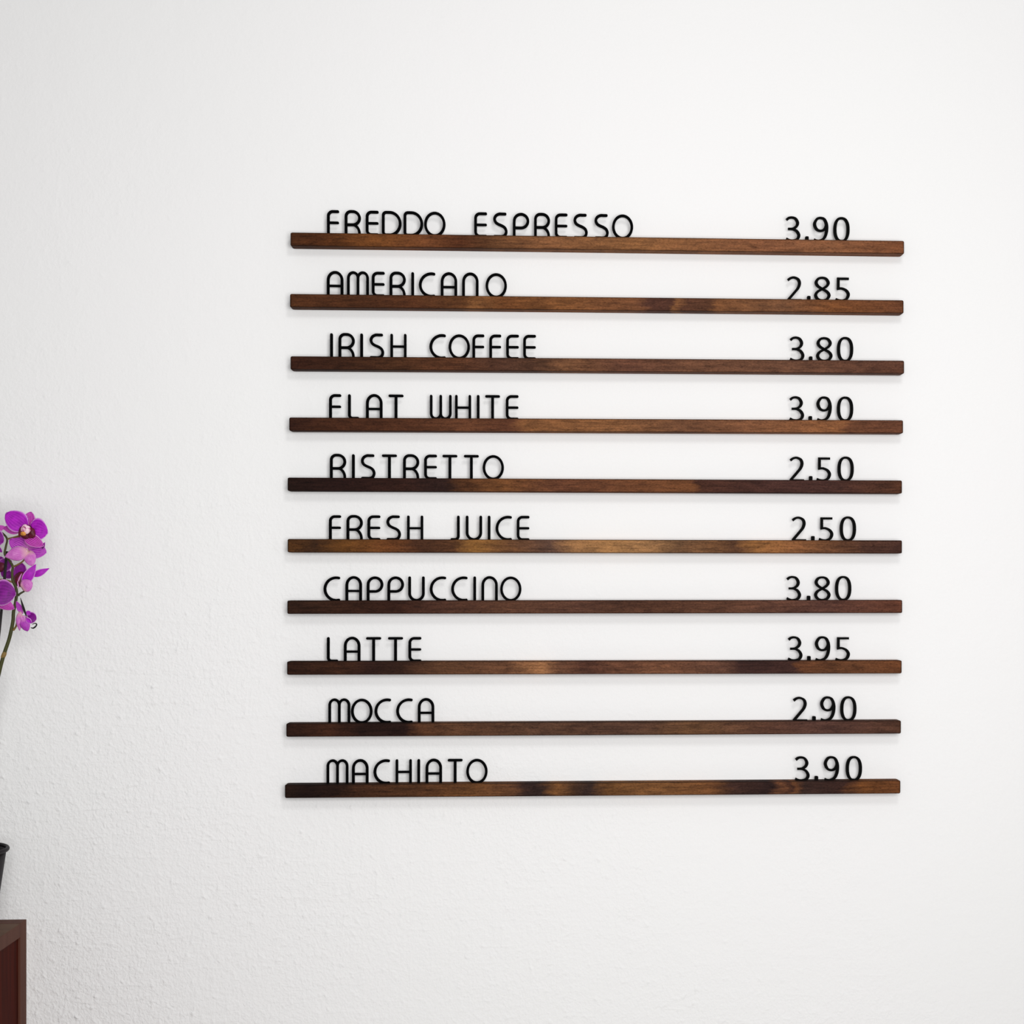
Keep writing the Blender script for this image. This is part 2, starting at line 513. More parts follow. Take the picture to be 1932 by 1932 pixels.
def build_rail(i):
    words, price, xl, xr, zl, zr, lx, dx = MENU[i]
    L = (xr - xl) / 1000.0
    secs = [(0.0, 0.0012, 0.0040), (0.0004, 0.0006, 0.0026), (0.0012, 0.00018, 0.0013), (0.0024, 0.0, 0.0005), (0.0042, 0.0, 0.0)]
    secs = [(-L / 2 + a, e, g) for a, e, g in secs] + [(L / 2 - a, e, g) for a, e, g in reversed(secs)]
    verts, faces = [], []
    n = len(rail_profile(0, 0))
    for x, e, g in secs:
        verts += [(x, y, z) for y, z in rail_profile(e, g)]
    for s in range(len(secs) - 1):
        for k in range(n):
            a, b2 = s * n + k, s * n + (k + 1) % n
            faces.append((a, a + n, b2 + n, b2))
    m0 = (len(secs) - 1) * n
    # end caps split into three convex pieces round the slot
    caps = [(0, 1, 2, 3, 8, 9), (3, 4, 5, 6, 7, 8), (9, 10, 11, 12, 13, 0)]
    for c in caps:
        faces.append(tuple(c))
        faces.append(tuple(m0 + k for k in reversed(c)))
    stops = []
    for px, col in TONES[i]:
        x = at(px, 1000, -RAIL_DEPTH).x
        g = (col[0] / 98.0) ** 0.34          # deepen the dark stain, lift the light heartwood
        stops.append((min(1.0, max(0.0, (x - xl / 1000.0) / L)), lin(tuple((0.9 * c + 0.1 * sum(col) / 3) * g for c in col))))
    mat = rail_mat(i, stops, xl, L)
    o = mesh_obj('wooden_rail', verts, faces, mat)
    o.location = ((xl + xr) / 2000.0, 0.0, (zl + zr) / 2000.0)
    o.rotation_euler = (0, -math.atan2((zr - zl), (xr - xl)), 0)
    return o


RAIL_TONE = ['mid-brown', 'warm brown', 'dark brown', 'brown', 'dark brown', 'golden-brown streaked',
             'dark cracked-grain', 'mottled brown', 'dark brown', 'dark blotchy brown']
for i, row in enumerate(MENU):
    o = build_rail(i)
    tag(o, '%s wooden rail on the wall holding the letters %s' % (RAIL_TONE[i], row[0]), 'rail',
        'wooden menu rails on the wall')

# ------------------------------------------------------------------ letters: strokes in millimetres
H_T = 32.4       # height of a letter
S_T = 3.5       # stroke


def arc(cx, cy, rx, ry, a0, a1, n=14):
    return [(cx + rx * math.cos(R(a0 + (a1 - a0) * k / n)), cy + ry * math.sin(R(a0 + (a1 - a0) * k / n)))
            for k in range(n + 1)]


def glyph(ch):
    """-> width, strokes [(points, stroke width, cap at start, cap at end)], feet [(x0, x1)] that go into the slot"""
    h = S_T / 2
    T = H_T - h
    LEG = -5.4       # straight legs run on down into the slot
    S = []

    def st(p, w=S_T, c0='r', c1='r'):
        S.append((p, w, c0, c1))
    feet = []
    if ch == 'I':
        w = 3.4
        st([(h, T), (h, LEG)], c1='b')
    elif ch in 'EF':
        w = 16.5 if ch == 'E' else 15.4
        r = 5.6
        p = [(w - h, T)] + arc(h + r, T - r, r, r, 90, 180, 10)
        if ch == 'E':
            p += arc(h + r, h + r, r, r, 180, 270, 10) + [(w - h, h)]
            st(p)
            feet = [(6.0, 13.0)]
        else:
            st(p + [(h, LEG)], c1='b')
        st([(h, 16.3), (w - h, 16.3)], 3.15)
    elif ch == 'R':
        w = 20.6
        t = T + 0.4
        r = 8.5
        bx = w - h - r
        st([(h, LEG)] + arc(h + 6.2, t - 6.2, 6.2, 6.2, 180, 90, 10) + arc(bx, t - r, r, r, 90, -90, 18)
           + [(h, t - 2 * r)], c0='b')
        yb = t - 2 * r
        st([(bx - 0.5, yb)] + arc(bx - 0.5, 2.6, r + 0.5, yb - 2.6, 90, 0, 12) + [(w - h, LEG)], 3.3, c1='b')
    elif ch in 'AN':
        w = 21.0
        r = w / 2 - h
        t = T + 0.4
        st([(h, LEG), (h, t - r - 1.2)] + arc(w / 2, t - r - 1.2, r, r + 1.2, 180, 0, 22) + [(w - h, LEG)], c0='b', c1='b')
        if ch == 'A':
            st([(h, 13.7), (w - h, 13.7)], 3.0, 'b', 'b')
    elif ch == 'M':
        w = 27.9
        rx = (w / 2 - h) / 2
        ry = 7.0
        t = T + 0.4
        st([(h, LEG)] + arc(h + rx, t - ry, rx, ry, 180, 0, 16) + [(w / 2, LEG)], 3.3, c0='b', c1='b')
        st([(w / 2, t - ry - 2)] + arc(w / 2 + rx, t - ry, rx, ry, 180, 0, 16) + [(w - h, LEG)], 3.3, c0='b', c1='b')
    elif ch == 'W':
        w = 28.0
        rx = (w / 2 - h) / 2
        ry = 6.6
        st([(h, T)] + arc(h + rx, h + ry, rx, ry, 180, 360, 16) + [(w / 2, T)], 3.3)
        st([(w / 2, h + ry + 2)] + arc(w / 2 + rx, h + ry, rx, ry, 180, 360, 16) + [(w - h, T)], 3.3, 'b')
        feet = [(4.0, 11.5), (16.5, 24.0)]
    elif ch == 'O':
        w = 27.4
        st(arc(w / 2, 16.1, w / 2 - 1.7, 16.1 - 1.65, 90, 450, 48), 3.35, 'c', 'c')
        feet = [(w / 2 - 3.5, w / 2 + 3.5)]
    elif ch == 'C':
        w = 21.7
        rx = 14.3
        st(arc(h + rx, H_T / 2, rx, H_T / 2 - h, 77, 283, 30))
        feet = [(11.5, 18.5)]
    elif ch == 'D':
        w = 25.0
        r = 3.8
        ry = T / 2 - h / 2
        cx = 10.0
        st([(h, 8.0)] + arc(h + r, T - r, r, r, 180, 90, 8) + arc(cx, (T + h) / 2, w - h - cx, ry, 90, -90, 30)
           + arc(h + r, h + r, r, r, 270, 180, 8) + [(h, 8.5)], c0='b', c1='b')
        feet = [(5.0, 12.0)]
    elif ch == 'P':
        w = 21.1
        r = w / 2 - h
        cy = T - r
        st([(h, LEG), (h, cy)] + arc(w / 2, cy, r, r, 180, -90, 30) + [(h, cy - r)], c0='b')
    elif ch == 'S':
        w = 18.6
        st(catmull([(15.4, T), (11.5, T), (7.6, T - 0.1), (3.6, 28.3), (1.8, 24.1), (3.4, 19.8), (7.0, 17.3),
                    (11.8, 15.2), (15.3, 12.5), (16.8, 8.1), (15.3, 3.6), (11.6, h + 0.05), (7.0, h), (2.0, h)], 6))
        feet = [(4.5, 11.5)]
    elif ch == 'T':
        w = 19.4
        st([(h, T), (w - h, T)], 3.3)
        st([(w / 2, T), (w / 2, LEG)], 3.6, 'b', 'b')
    elif ch == 'H':
        w = 20.8
        st([(h, T), (h, LEG)], 3.3, 'r', 'b')
        st([(w - h, T), (w - h, LEG)], 3.3, 'r', 'b')
        st([(h, 16.0), (w - h, 16.0)], 2.9, 'b', 'b')
    elif ch == 'L':
        w = 14.2
        r = 4.2
        st([(h, T)] + arc(h + r, h + r, r, r, 180, 270, 10) + [(w - h, h)])
        feet = [(5.0, 12.0)]
    elif ch == 'J':
        w = 11.9
        r = 4.4
        st([(w - h, T)] + arc(w - h - r, h + r, r, r, 0, -90, 10) + [(h, h)])
        feet = [(1.8, 7.0)]
    elif ch == 'U':
        w = 21.0
        r = w / 2 - h
        st([(h, T)] + arc(w / 2, h + r, r, r, 180, 360, 24) + [(w - h, T)])
        feet = [(7.0, 14.0)]
    # ---- digits: thicker on the upright strokes, cut-off ends
    elif ch == '0':
        w = 21.0
        n = 56
        p = []
        for k in range(n + 1):
            a = math.pi / 2 + 2 * math.pi * k / n
            c, s = math.cos(a), math.sin(a)
            ex = 2 / 2.35
            p.append((w / 2 + (w / 2 - 1.85) * math.copysign(abs(c) ** ex, c),
                      15.8 + (15.8 - 1.4) * math.copysign(abs(s) ** ex, s)))
        st(p, 'd', 'c', 'c')
        feet = [(7.5, 13.5)]
    elif ch == '3':
        w = 19.4
        st(catmull([(1.2, 27.2), (4.4, 29.6), (8.7, 30.2), (13.0, 28.7), (15.7, 24.0), (14.6, 19.6), (10.9, 16.7),
                    (7.6, 15.9), (3.2, 15.8)], 6), 'd', 'b', 'b')
        st(catmull([(7.0, 15.75), (10.4, 15.3), (14.9, 12.8), (17.4, 7.8), (15.5, 3.2), (10.3, 1.3), (5.0, 1.5),
                    (0.6, 3.4)], 6), 'd', 'b', 'b')
        feet = [(6.5, 12.5)]
    elif ch == '9':
        w = 20.1
        st(catmull([(9.6, 30.2), (5.0, 28.6), (1.9, 22.6), (4.3, 16.2), (9.3, 13.9), (14.4, 15.6), (17.4, 21.6),
                    (14.7, 28.4)], 7, True), 'd', 'c', 'c')
        st(catmull([(17.3, 23.5), (18.0, 18.0), (17.0, 10.2), (13.9, 4.2), (8.6, 1.5), (4.4, 1.5), (0.9, 2.8)], 6),
           'd', 'b', 'b')
        feet = [(4.5, 10.5)]
    elif ch == '8':
        w = 20.7
        k = 0.1087
        pts = [(850, 225), (904, 190), (921, 150), (895, 108), (848, 95), (800, 108), (775, 150), (795, 190),
               (850, 225), (908, 258), (931, 300), (906, 343), (850, 358), (795, 343), (769, 300), (792, 258)]
        st(catmull([((a - 755) * k, (368 - b) * k + 0.1) for a, b in pts], 6, True), 'd', 'c', 'c')
        feet = [(7.3, 13.3)]
    elif ch == '5':
        w = 19.4
        st([(2.6, 28.9), (18.0, 28.9)], 2.8, 'b', 'b')
        st([(4.1, 30.3), (4.1, 15.0)], 3.5, 'b', 'b')
        st(catmull([(2.4, 15.9), (5.8, 16.5), (9.6, 16.3), (14.6, 13.9), (17.3, 9.2), (15.3, 3.8), (10.0, 1.3),
                    (4.8, 1.5), (0.5, 2.9)], 6), 'd', 'b', 'b')
        feet = [(6.0, 12.0)]
    elif ch == '2':
        w = 18.9
        st(catmull([(0.8, 26.4), (4.6, 29.0), (9.2, 29.7), (14.2, 27.4), (16.0, 22.5), (14.3, 16.8), (9.6, 11.0),
                    (3.6, 4.2), (0.9, 1.2)], 6), 'd', 'b', 'b')
        st([(0.0, 1.25), (18.7, 1.25)], 2.5, 'b', 'b')
        feet = [(5.0, 12.0)]
    elif ch == '.':
        w = 4.6
        st([(2.3, 6.6 - 1.2), (2.3, LEG)], 4.6, 's', 'b')
    return w, S, feet


def stroke_geo(pts, width, c0, c1, t, verts, faces):
    """Extrude one stroke of a flat letter; t = half thickness in mm."""
    clean = [pts[0]]
    for p in pts[1:]:
        if math.hypot(p[0] - clean[-1][0], p[1] - clean[-1][1]) > 0.02:
            clean.append(p)
    pts = clean
    closed = c0 == 'c'
    if closed and math.hypot(pts[0][0] - pts[-1][0], pts[0][1] - pts[-1][1]) < 0.05:
        pts = pts[:-1]
    n = len(pts)
    left, right = [], []
    for i, p in enumerate(pts):
        a = pts[(i - 1) % n] if (closed or i > 0) else p
        b2 = pts[(i + 1) % n] if (closed or i < n - 1) else p
        d1 = Vector((p[0] - a[0], p[1] - a[1]))
        d2 = Vector((b2[0] - p[0], b2[1] - p[1]))
        d1 = d1.normalized() if d1.length > 0 else d2.normalized()
        d2 = d2.normalized() if d2.length > 0 else d1
        tg = (d1 + d2).normalized()
        wd = (2.75 + 1.2 * tg.y * tg.y) if width == 'd' else width
        m = min(1.3, 1.0 / max(0.6, tg.dot(d2)))
        nx, ny = -tg.y, tg.x
        left.append((p[0] + nx * wd / 2 * m, p[1] + ny * wd / 2 * m))
        right.append((p[0] - nx * wd / 2 * m, p[1] - ny * wd / 2 * m))

    def cap(i, j, kind, wd):
        # points round the end of the stroke, from the left side to the right side
        d = Vector((pts[i][0] - pts[j][0], pts[i][1] - pts[j][1])).normalized()
        nrm = Vector((-d.y, d.x))
        out = []
        if kind == 'r':
            for k in range(1, 8):
                an = math.pi * k / 8
                q = Vector(pts[i]) + nrm * (wd / 2 * math.cos(an)) + d * (wd / 2 * math.sin(an))
                out.append((q.x, q.y))
        elif kind == 's':
            r = 1.2
            for k in range(0, 5):
                an = math.pi / 2 * k / 4
                q = Vector(pts[i]) + nrm * (wd / 2 - r + r * math.cos(an)) + d * (r * math.sin(an))
                out.append((q.x, q.y))
            for k in range(0, 5):
                an = math.pi / 2 * k / 4
                q = Vector(pts[i]) - nrm * (wd / 2 - r + r * math.sin(an)) + d * (r * math.cos(an))
                out.append((q.x, q.y))
        return out

    base = len(verts)
    ring = []
    if closed:
        # quads between the two rims
        for p in left + right:
            verts.append((p[0], -t, p[1]))
        for p in left + right:
            verts.append((p[0], t, p[1]))
        o = 2 * n
        for i in range(n):
            j = (i + 1) % n
            L0, L1, R0, R1 = base + i, base + j, base + n + i, base + n + j
            faces.append((L0, R0, R1, L1))
            faces.append((L0 + o, L1 + o, R1 + o, R0 + o))
            faces.append((L0, L1, L1 + o, L0 + o))
            faces.append((R1, R0, R0 + o, R1 + o))
        return
    w0 = width if width != 'd' else 2.8
    cs = cap(0, 1, c0, w0)        # runs from its own left, i.e. the stroke's right side
    ce = cap(n - 1, n - 2, c1, w0)
    nl = n
    for p in left + right:
        verts.append((p[0], -t, p[1]))
    for p in left + right:
        verts.append((p[0], t, p[1]))
    o = 2 * n
    for i in range(n - 1):
        L0, L1, R0, R1 = base + i, base + i + 1, base + n + i, base + n + i + 1
        faces.append((L0, R0, R1, L1))
        faces.append((L0 + o, L1 + o, R1 + o, R0 + o))
        faces.append((L0, L1, L1 + o, L0 + o))
        faces.append((R1, R0, R0 + o, R1 + o))
    for pts_c, a, b2 in ((cs, base + n, base), (ce, base + n - 1, base + 2 * n - 1)):
        # a = corner the cap starts from, b2 = corner it ends at
        s = len(verts)
        for p in pts_c:
            verts.append((p[0], -t, p[1]))
        for p in pts_c:
            verts.append((p[0], t, p[1]))
        k = len(pts_c)
        fr = [a] + [s + q for q in range(k)] + [b2]
        bk = [a + o] + [s + k + q for q in range(k)] + [b2 + o]
        if k:
            faces.append(tuple(reversed(fr)))
            faces.append(tuple(bk))
        for q in range(len(fr) - 1):
            faces.append((fr[q], fr[q + 1], bk[q + 1], bk[q]))


GLYPHS = {}


def glyph_mesh(ch):
    if ch in GLYPHS:
        return GLYPHS[ch]
    digit = ch in '0123456789.'
    t = 1.75 if digit else 1.5
    w, strokes, feet = glyph(ch)
    verts, faces = [], []
    for k, (p, wd, c0, c1) in enumerate(strokes):
        stroke_geo(p, wd, c0, c1, t - 0.02 * k, verts, faces)
    for x0, x1 in feet:                       # foot that stands in the slot
        s = len(verts)
        for y in (-t + 0.1, t - 0.1):
            verts += [(x0, y, -5.4), (x1, y, -5.4), (x1, y, 0.9), (x0, y, 0.9)]
        faces += [(s, s + 1, s + 2, s + 3), (s + 7, s + 6, s + 5, s + 4), (s, s + 4, s + 5, s + 1),
                  (s + 1, s + 5, s + 6, s + 2), (s + 2, s + 6, s + 7, s + 3), (s + 3, s + 7, s + 4, s)]
    k = 1.032 if digit else 1.0
    verts = [((x - w / 2) / 1000.0, y / 1000.0, z * (k if z > 0 else 1.0) / 1000.0) for x, y, z in verts]
    me = bpy.data.meshes.new('price_digit' if digit else 'menu_letter')
    me.from_pydata(verts, [], faces)
    me.materials.append(M['black_digit'] if digit else M['black'])
    bmx = bmesh.new()
    bmx.from_mesh(me)
    bmesh.ops.recalc_face_normals(bmx, faces=bmx.faces)
    bmx.to_mesh(me)
    bmx.free()
    GLYPHS[ch] = me
    return me


ORD = ['first', 'second', 'third', 'fourth', 'fifth', 'sixth', 'seventh', 'eighth', 'ninth', 'tenth']
for i, (words, price, xl, xr, zl, zr, lx, dx) in enumerate(MENU):
    def ztop(x):
        return (zl + (zr - zl) * (x - xl) / (xr - xl)) / 1000.0
    flat = [(wd, k, ch) for wd in words.split() for k, ch in enumerate(wd)]
    for (wd, k, ch), x in zip(flat, lx):
        o = bpy.data.objects.new('menu_letter', glyph_mesh(ch))
        C.objects.link(o)
        o.location = (x / 1000.0, -0.0120, ztop(x) - 0.0016)
        tag(o, 'black flat letter %s, %s letter of the word %s on its rail' % (ch, ORD[k], wd), 'letter',
            'black letters of the menu lines')
    for k, (ch, x) in enumerate(zip(price, dx)):
        dot = ch == '.'
        o = bpy.data.objects.new('decimal_point' if dot else 'price_digit', glyph_mesh(ch))
        C.objects.link(o)
        o.location = (x / 1000.0, -0.0120, ztop(x) - 0.0012)
        if dot:
            tag(o, 'black decimal point in the price %s of the %s line' % (price, words), 'decimal point',
                'black decimal points of the prices')
        else:
            kk = k if k == 0 else k - 1
            tag(o, 'black digit %s, %s digit in the price %s of the %s line' % (ch, ORD[kk], price, words), 'digit',
                'black digits of the prices')

# ------------------------------------------------------------------ cabinet at the lower left
CX1 = -0.6527          # right side
CX0 = CX1 - 0.74
CTOP = 1.0188
CDEP = 0.36
cab = empty('cabinet', ((CX0 + CX1) / 2, -CDEP / 2 - 0.0012, 0.0))
tag(cab, 'dark brown wooden cabinet against the wall below the orchid', 'cabinet')


def cab_part(name, x0, x1, y0, y1, z0, z1, mat, parent=cab, b=0.0006):
    ox, oy = cab.location.x, -CDEP / 2
    return bm_obj(name, box_geo(x0 - ox, x1 - ox, y0 - oy, y1 - oy, z0, z1, b), mat, parent)


BT = 0.0245            # back board, its top edge and end show at the wall
TT = 0.0175            # top board
cab_part('back_board', CX0, CX1, -BT, 0.0, 0.0, CTOP, M['cab'])
cab_part('top_board', CX0, CX1, -CDEP, -BT - 0.0004, CTOP - TT, CTOP, M['cab_top'])
band = cab_part('edge_band', CX1 - 0.0002, CX1 + 0.0004, -CDEP + 0.0006, -BT - 0.0008, CTOP - TT + 0.0004, CTOP - 0.0004,
                M['cab'], b=0.0)
band['label'] = 'brown band along the end of the top board'
cab_part('side_panel', CX1 - 0.020, CX1 - 0.0026, -CDEP + 0.0205, -BT - 0.0002, 0.06, CTOP - TT - 0.0002, M['cab_red'])['label'] = \
    'recessed dark red side panel'
cab_part('side_panel', CX0 + 0.0030, CX0 + 0.020, -CDEP + 0.0205, -BT - 0.0002, 0.06, CTOP - TT - 0.0002, M['cab_red'])
for x0, x1 in ((CX0, CX0 + 0.034), (CX1 - 0.034, CX1)):
    cab_part('front_post', x0, x1, -CDEP, -CDEP + 0.020, 0.0, CTOP - TT - 0.0002, M['cab'])
cab_part('plinth', CX0 + 0.0345, CX1 - 0.0345, -CDEP + 0.012, -CDEP + 0.030, 0.0, 0.06, M['cab'])
mid = (CX0 + CX1) / 2
for x0, x1, kx in ((CX0 + 0.036, mid - 0.0012, mid - 0.035), (mid + 0.0012, CX1 - 0.036, mid + 0.035)):
    dr = cab_part('door', x0, x1, -CDEP + 0.001, -CDEP + 0.019, 0.063, CTOP - TT - 0.003, M['cab'])
    pts = [Vector((kx - cab.location.x, -CDEP + 0.001 + CDEP / 2 - q, 0.62)) for q in (0, 0.008, 0.012, 0.020, 0.023)]
    kv, kf = tube_geo(pts, [0.006, 0.006, 0.012, 0.013, 0.008], 14)
    mesh_obj('knob', kv, kf, M['stake'], dr, True)

# ------------------------------------------------------------------ flower pot
PY = -0.12
rim_c = at(-78, 1601, PY)
PR = 0.0570
POT_X, POT_ZT = rim_c.x, rim_c.z
POT_H = POT_ZT - CTOP
pot = empty('flower_pot', (POT_X, PY, CTOP))
tag(pot, 'round dark plastic flower pot standing on the brown cabinet', 'flower pot')


def lathe(prof, n=40):
    vs_, fs = [], []
    for r, z in prof:
        for k in range(n):
            an = 2 * math.pi * k / n
            vs_.append((r * math.cos(an), r * math.sin(an), z))
    for i in range(len(prof) - 1):
        for k in range(n):
            fs.append((i * n + k, i * n + (k + 1) % n, (i + 1) * n + (k + 1) % n, (i + 1) * n + k))
    return vs_, fs


hh = POT_H
slope = 0.150
rb = PR - 0.0030
prof = [(0.001, 0.0), (rb - slope * hh, 0.0), (rb - slope * hh + 0.001, 0.002), (rb - slope * 0.004, hh - 0.004)]
pv, pf = lathe(prof + [(rb - 0.0018, hh - 0.004), (rb - slope * hh - 0.0015, 0.003), (0.001, 0.003)])
mesh_obj('pot_body', pv, pf, M['pot'], pot, True)
lip = []
for k in range(13):
    an = 2 * math.pi * k / 12
    lip.append((PR - 0.0022 + 0.0022 * math.cos(an), hh - 0.0026 + 0.0026 * math.sin(an)))
pv, pf = lathe(lip)
mesh_obj('pot_rim', pv, pf, M['pot'], pot, True)
bmb = bmesh.new()
rs = random.Random(3)
for k in range(110):
    a, q = rs.uniform(0, 6.283), 0.040 * math.sqrt(rs.random())
    mt = Matrix.Translation((q * math.cos(a), q * math.sin(a), hh - 0.026 + rs.uniform(-0.005, 0.005))) @ \
        Matrix.Rotation(rs.uniform(0, 3), 4, Vector((rs.random(), rs.random(), rs.random() + 0.1)).normalized()) @ \
        Matrix.Diagonal((rs.uniform(0.009, 0.017), rs.uniform(0.006, 0.010), rs.uniform(0.004, 0.008), 1))
    bmesh.ops.create_cube(bmb, size=1.0, matrix=mt)
tag(bm_obj('bark_chips', bmb, M['bark'], pot), kind='stuff')

# ------------------------------------------------------------------ orchid
root = Vector((POT_X, PY, POT_ZT - 0.016))
orchid = empty('orchid', root)
tag(orchid, 'purple orchid with open flowers on an arching green stem at the left edge', 'orchid')


def pt(u, v, y):
    return at(u, v, y) - root


def stem_part(name, pixels, radii, mat, parent=None, steps=5, n=10):
    ctrl = [tuple(pt(u, v, y)) + (r,) for (u, v, y), r in zip(pixels, radii)]
    cv = catmull(ctrl, steps)
    vs_, fs = tube_geo([Vector(c[:3]) for c in cv], [c[3] for c in cv], n)
    return mesh_obj(name, vs_, fs, mat, parent or orchid, True)


SY = -0.115
stem_part('stem', [(-66, 1620, -0.118), (-54, 1565, SY), (-30, 1420, SY), (-8, 1300, SY), (0, 1262, SY), (7, 1236, SY), (16.5, 1208, SY),
                   (21, 1190, SY), (24.5, 1172, SY), (25.5, 1155, SY), (29, 1138, SY), (31.5, 1119, SY), (29, 1106, SY), (24, 1095, SY),
                   (23, 1079, SY), (24, 1069, SY), (18, 1058, SY), (9, 1046, SY), (11, 1032, SY), (13.5, 1018, SY),
                   (8, 1009, SY), (-2, 1002, SY), (-16, 994, SY), (-32, 990, SY)],
          [0.0026, 0.0025, 0.0024, 0.0023, 0.0023, 0.0023, 0.0022, 0.0022, 0.0021, 0.0020, 0.0019, 0.0018, 0.0017, 0.0016,
           0.0015, 0.0015, 0.0014, 0.0013, 0.0013, 0.0012, 0.0012, 0.0011, 0.0010, 0.0009], M['stem'])
stem_part('support_stake', [(-50, 1618, -0.098), (-22, 1380, -0.098), (1, 1170, -0.098), (13, 1040, -0.098)],
          [0.0017] * 4, M['stake'], steps=2, n=8)
stem_part('stem_node', [(4.5, 1241, SY), (7.3, 1235.5, SY), (9.3, 1230, SY)], [0.0023, 0.00285, 0.0023], M['stem_brown'])


def petal(name, parent, base, tip, width, mat, shape='petal', bend=0.10, cup=0.15, roll=0.0, nl=9, nw=8, side=0.0):
    """A petal from base to tip (pixel, pixel, depth): width in mm, bend = bulge towards the viewer, cup = edges
    raised towards the viewer, roll = turn about its own length, side = sideways curve of the midrib."""
    B, T = pt(*base), pt(*tip)
    ax = T - B
    L = ax.length
    ax.normalize()
    nrm = Vector((0, -1, 0))
    nrm = (nrm - ax * nrm.dot(ax)).normalized()
    nrm = Matrix.Rotation(roll, 3, ax) @ nrm
    sd = ax.cross(nrm).normalized()
    w = width / 2000.0
    vs_, uv, fs = [], [], []
    for i in range(nl + 1):
        u = i / nl
        if shape == 'petal':       # broad, rounded
            pr = (math.sin(math.pi * min(1.0, u * 0.96 + 0.035) ** 0.80)) ** 0.62
        elif shape == 'round':
            pr = math.sqrt(max(0.0, 1 - (2 * u * 0.97 - 0.95) ** 2))
        else:                      # pointed sepal
            pr = (math.sin(math.pi * min(1.0, u * 0.97 + 0.03) ** 0.85)) ** 0.95
        pr = max(pr, 0.035)
        for j in range(nw + 1):
            v = j / nw * 2 - 1
            hgt = bend * L * 4 * u * (1 - u) + cup * w * pr * v * v - 0.04 * w * math.cos(5 * u + 3 * v)
            p = B + ax * (L * u) + sd * (w * pr * v + side * L * u * u) + nrm * hgt
            vs_.append(p)
            uv.append((u, (v + 1) / 2))
    for i in range(nl):
        for j in range(nw):
            a = i * (nw + 1) + j
            fs.append((a, a + 1, a + nw + 2, a + nw + 1))
    o = mesh_obj(name, vs_, fs, mat, parent, True, uv)
    sm = o.modifiers.new('thickness', 'SOLIDIFY')
    sm.thickness = 0.0007
    sm.offset = 0
    return o


def blob(name, parent, c, r, mat, seed=0, wob=0.12, rot=0.0):
    """Small fleshy lump (column, lip lobe) of the flower's centre."""
    bm = bmesh.new()
    bmesh.ops.create_icosphere(bm, subdivisions=3, radius=1.0)
    p = pt(*c)
    rr = random.Random(seed)
    ph = [rr.uniform(0, 6) for _ in range(4)]
    mr = Matrix.Rotation(rot, 3, 'Y')
    for v in bm.verts:
        k = 1 + wob * math.sin(3 * v.co.x + ph[0]) * math.sin(3 * v.co.z + ph[1]) + 0.6 * wob * math.sin(5 * v.co.y + ph[2])
        v.co = p + mr @ Vector((v.co.x * r[0] * k / 1000, v.co.y * r[1] * k / 1000, v.co.z * r[2] * k / 1000))
    return bm_obj(name, bm, mat, parent, True)


def flower(label, c, r, mat=None, seed=0):
    o = blob('flower', orchid, c, r, mat or M['maroon'], seed)
    o['label'] = label
    return o


Y1 = -0.128
# open flower facing the room, at the top
f1 = flower('open purple flower facing forward at the top', (51.5, 1005, Y1), (9.0, 4.2, 8.6), seed=1)
petal('sepal', f1, (40, 1001, Y1 + .004), (4, 999, Y1 + .008), 11.5, M['sepal'], 'sepal', 0.04, 0.1, 0.0, side=0.10)
petal('sepal', f1, (52, 999, Y1 + .004), (58.5, 965.5, Y1 + .006), 17.0, M['sepal'], 'petal', 0.05, 0.15)
petal('sepal', f1, (48, 1012, Y1 - .001), (82.5, 1030, Y1 - .003), 15.5, M['sepal'], 'petal', 0.07, 0.1, 0.0, side=0.0)
petal('petal', f1, (49, 995, Y1), (11, 968, Y1 - .002), 26.0, M['petal'], 'petal', 0.06, 0.08)
petal('petal', f1, (57, 996, Y1), (91, 1003, Y1 - .001), 0.1 + 28.0, M['petal'], 'petal', 0.06, 0.08, side=0.06)
blob('lip', f1, (60, 1006, Y1 - .004), (4.4, 3.0, 6.2), M['maroon'], 4, 0.12)
blob('lip', f1, (39.5, 1003, Y1 - .004), (2.8, 2.6, 6.4), M['maroon'], 5, 0.12, 0.2)
blob('column', f1, (49, 998.5, Y1 - .006), (6.0, 3.4, 5.6), M['column'], 6, 0.09, 0.6)
blob('callus', f1, (44, 1007, Y1 - .0075), (3.4, 2.2, 2.6), M['ochre'], 7, 0.12)
stem_part('pedicel', [(14, 1017, SY), (24, 1014.5, -0.117), (38, 1011, -0.120)], [0.0011, 0.0011, 0.0013], M['stem_brown'])

# flower seen from behind, below it
Y2 = -0.122
f2 = flower('pale pink flower seen from behind below the top flower', (50, 1041, Y2), (2.3, 2.0, 4.2), M['pale'], 8)
petal('petal', f2, (52, 1037, Y2 + .004), (18, 1018, Y2 + .004), 20.0, M['pale_mid'], 'petal', 0.05, 0.1, 0.2)
petal('petal', f2, (50, 1036, Y2 + .005), (88, 1042, Y2 + .004), 22.0, M['pale_mid'], 'petal', 0.06, 0.1, -0.2)
petal('sepal', f2, (80, 1035, Y2 + .002), (85, 1023, Y2 - .001), 5.0, M['petal_dark'], 'sepal', 0.1, 0.5)
petal('sepal', f2, (54, 1040, Y2 - .001), (9, 1050, Y2 - .002), 17.5, M['pale'], 'sepal', 0.10, -0.25, side=0.0)
petal('sepal', f2, (53, 1040, Y2), (61, 1068, Y2 - .002), 14.5, M['pale'], 'petal', 0.08, -0.2)
stem_part('pedicel', [(25, 1069, SY), (33, 1065.5, -0.117), (44, 1058, -0.119), (52, 1045, -0.121)], [0.0011, 0.0010, 0.0010, 0.0012], M['stem_brown'])

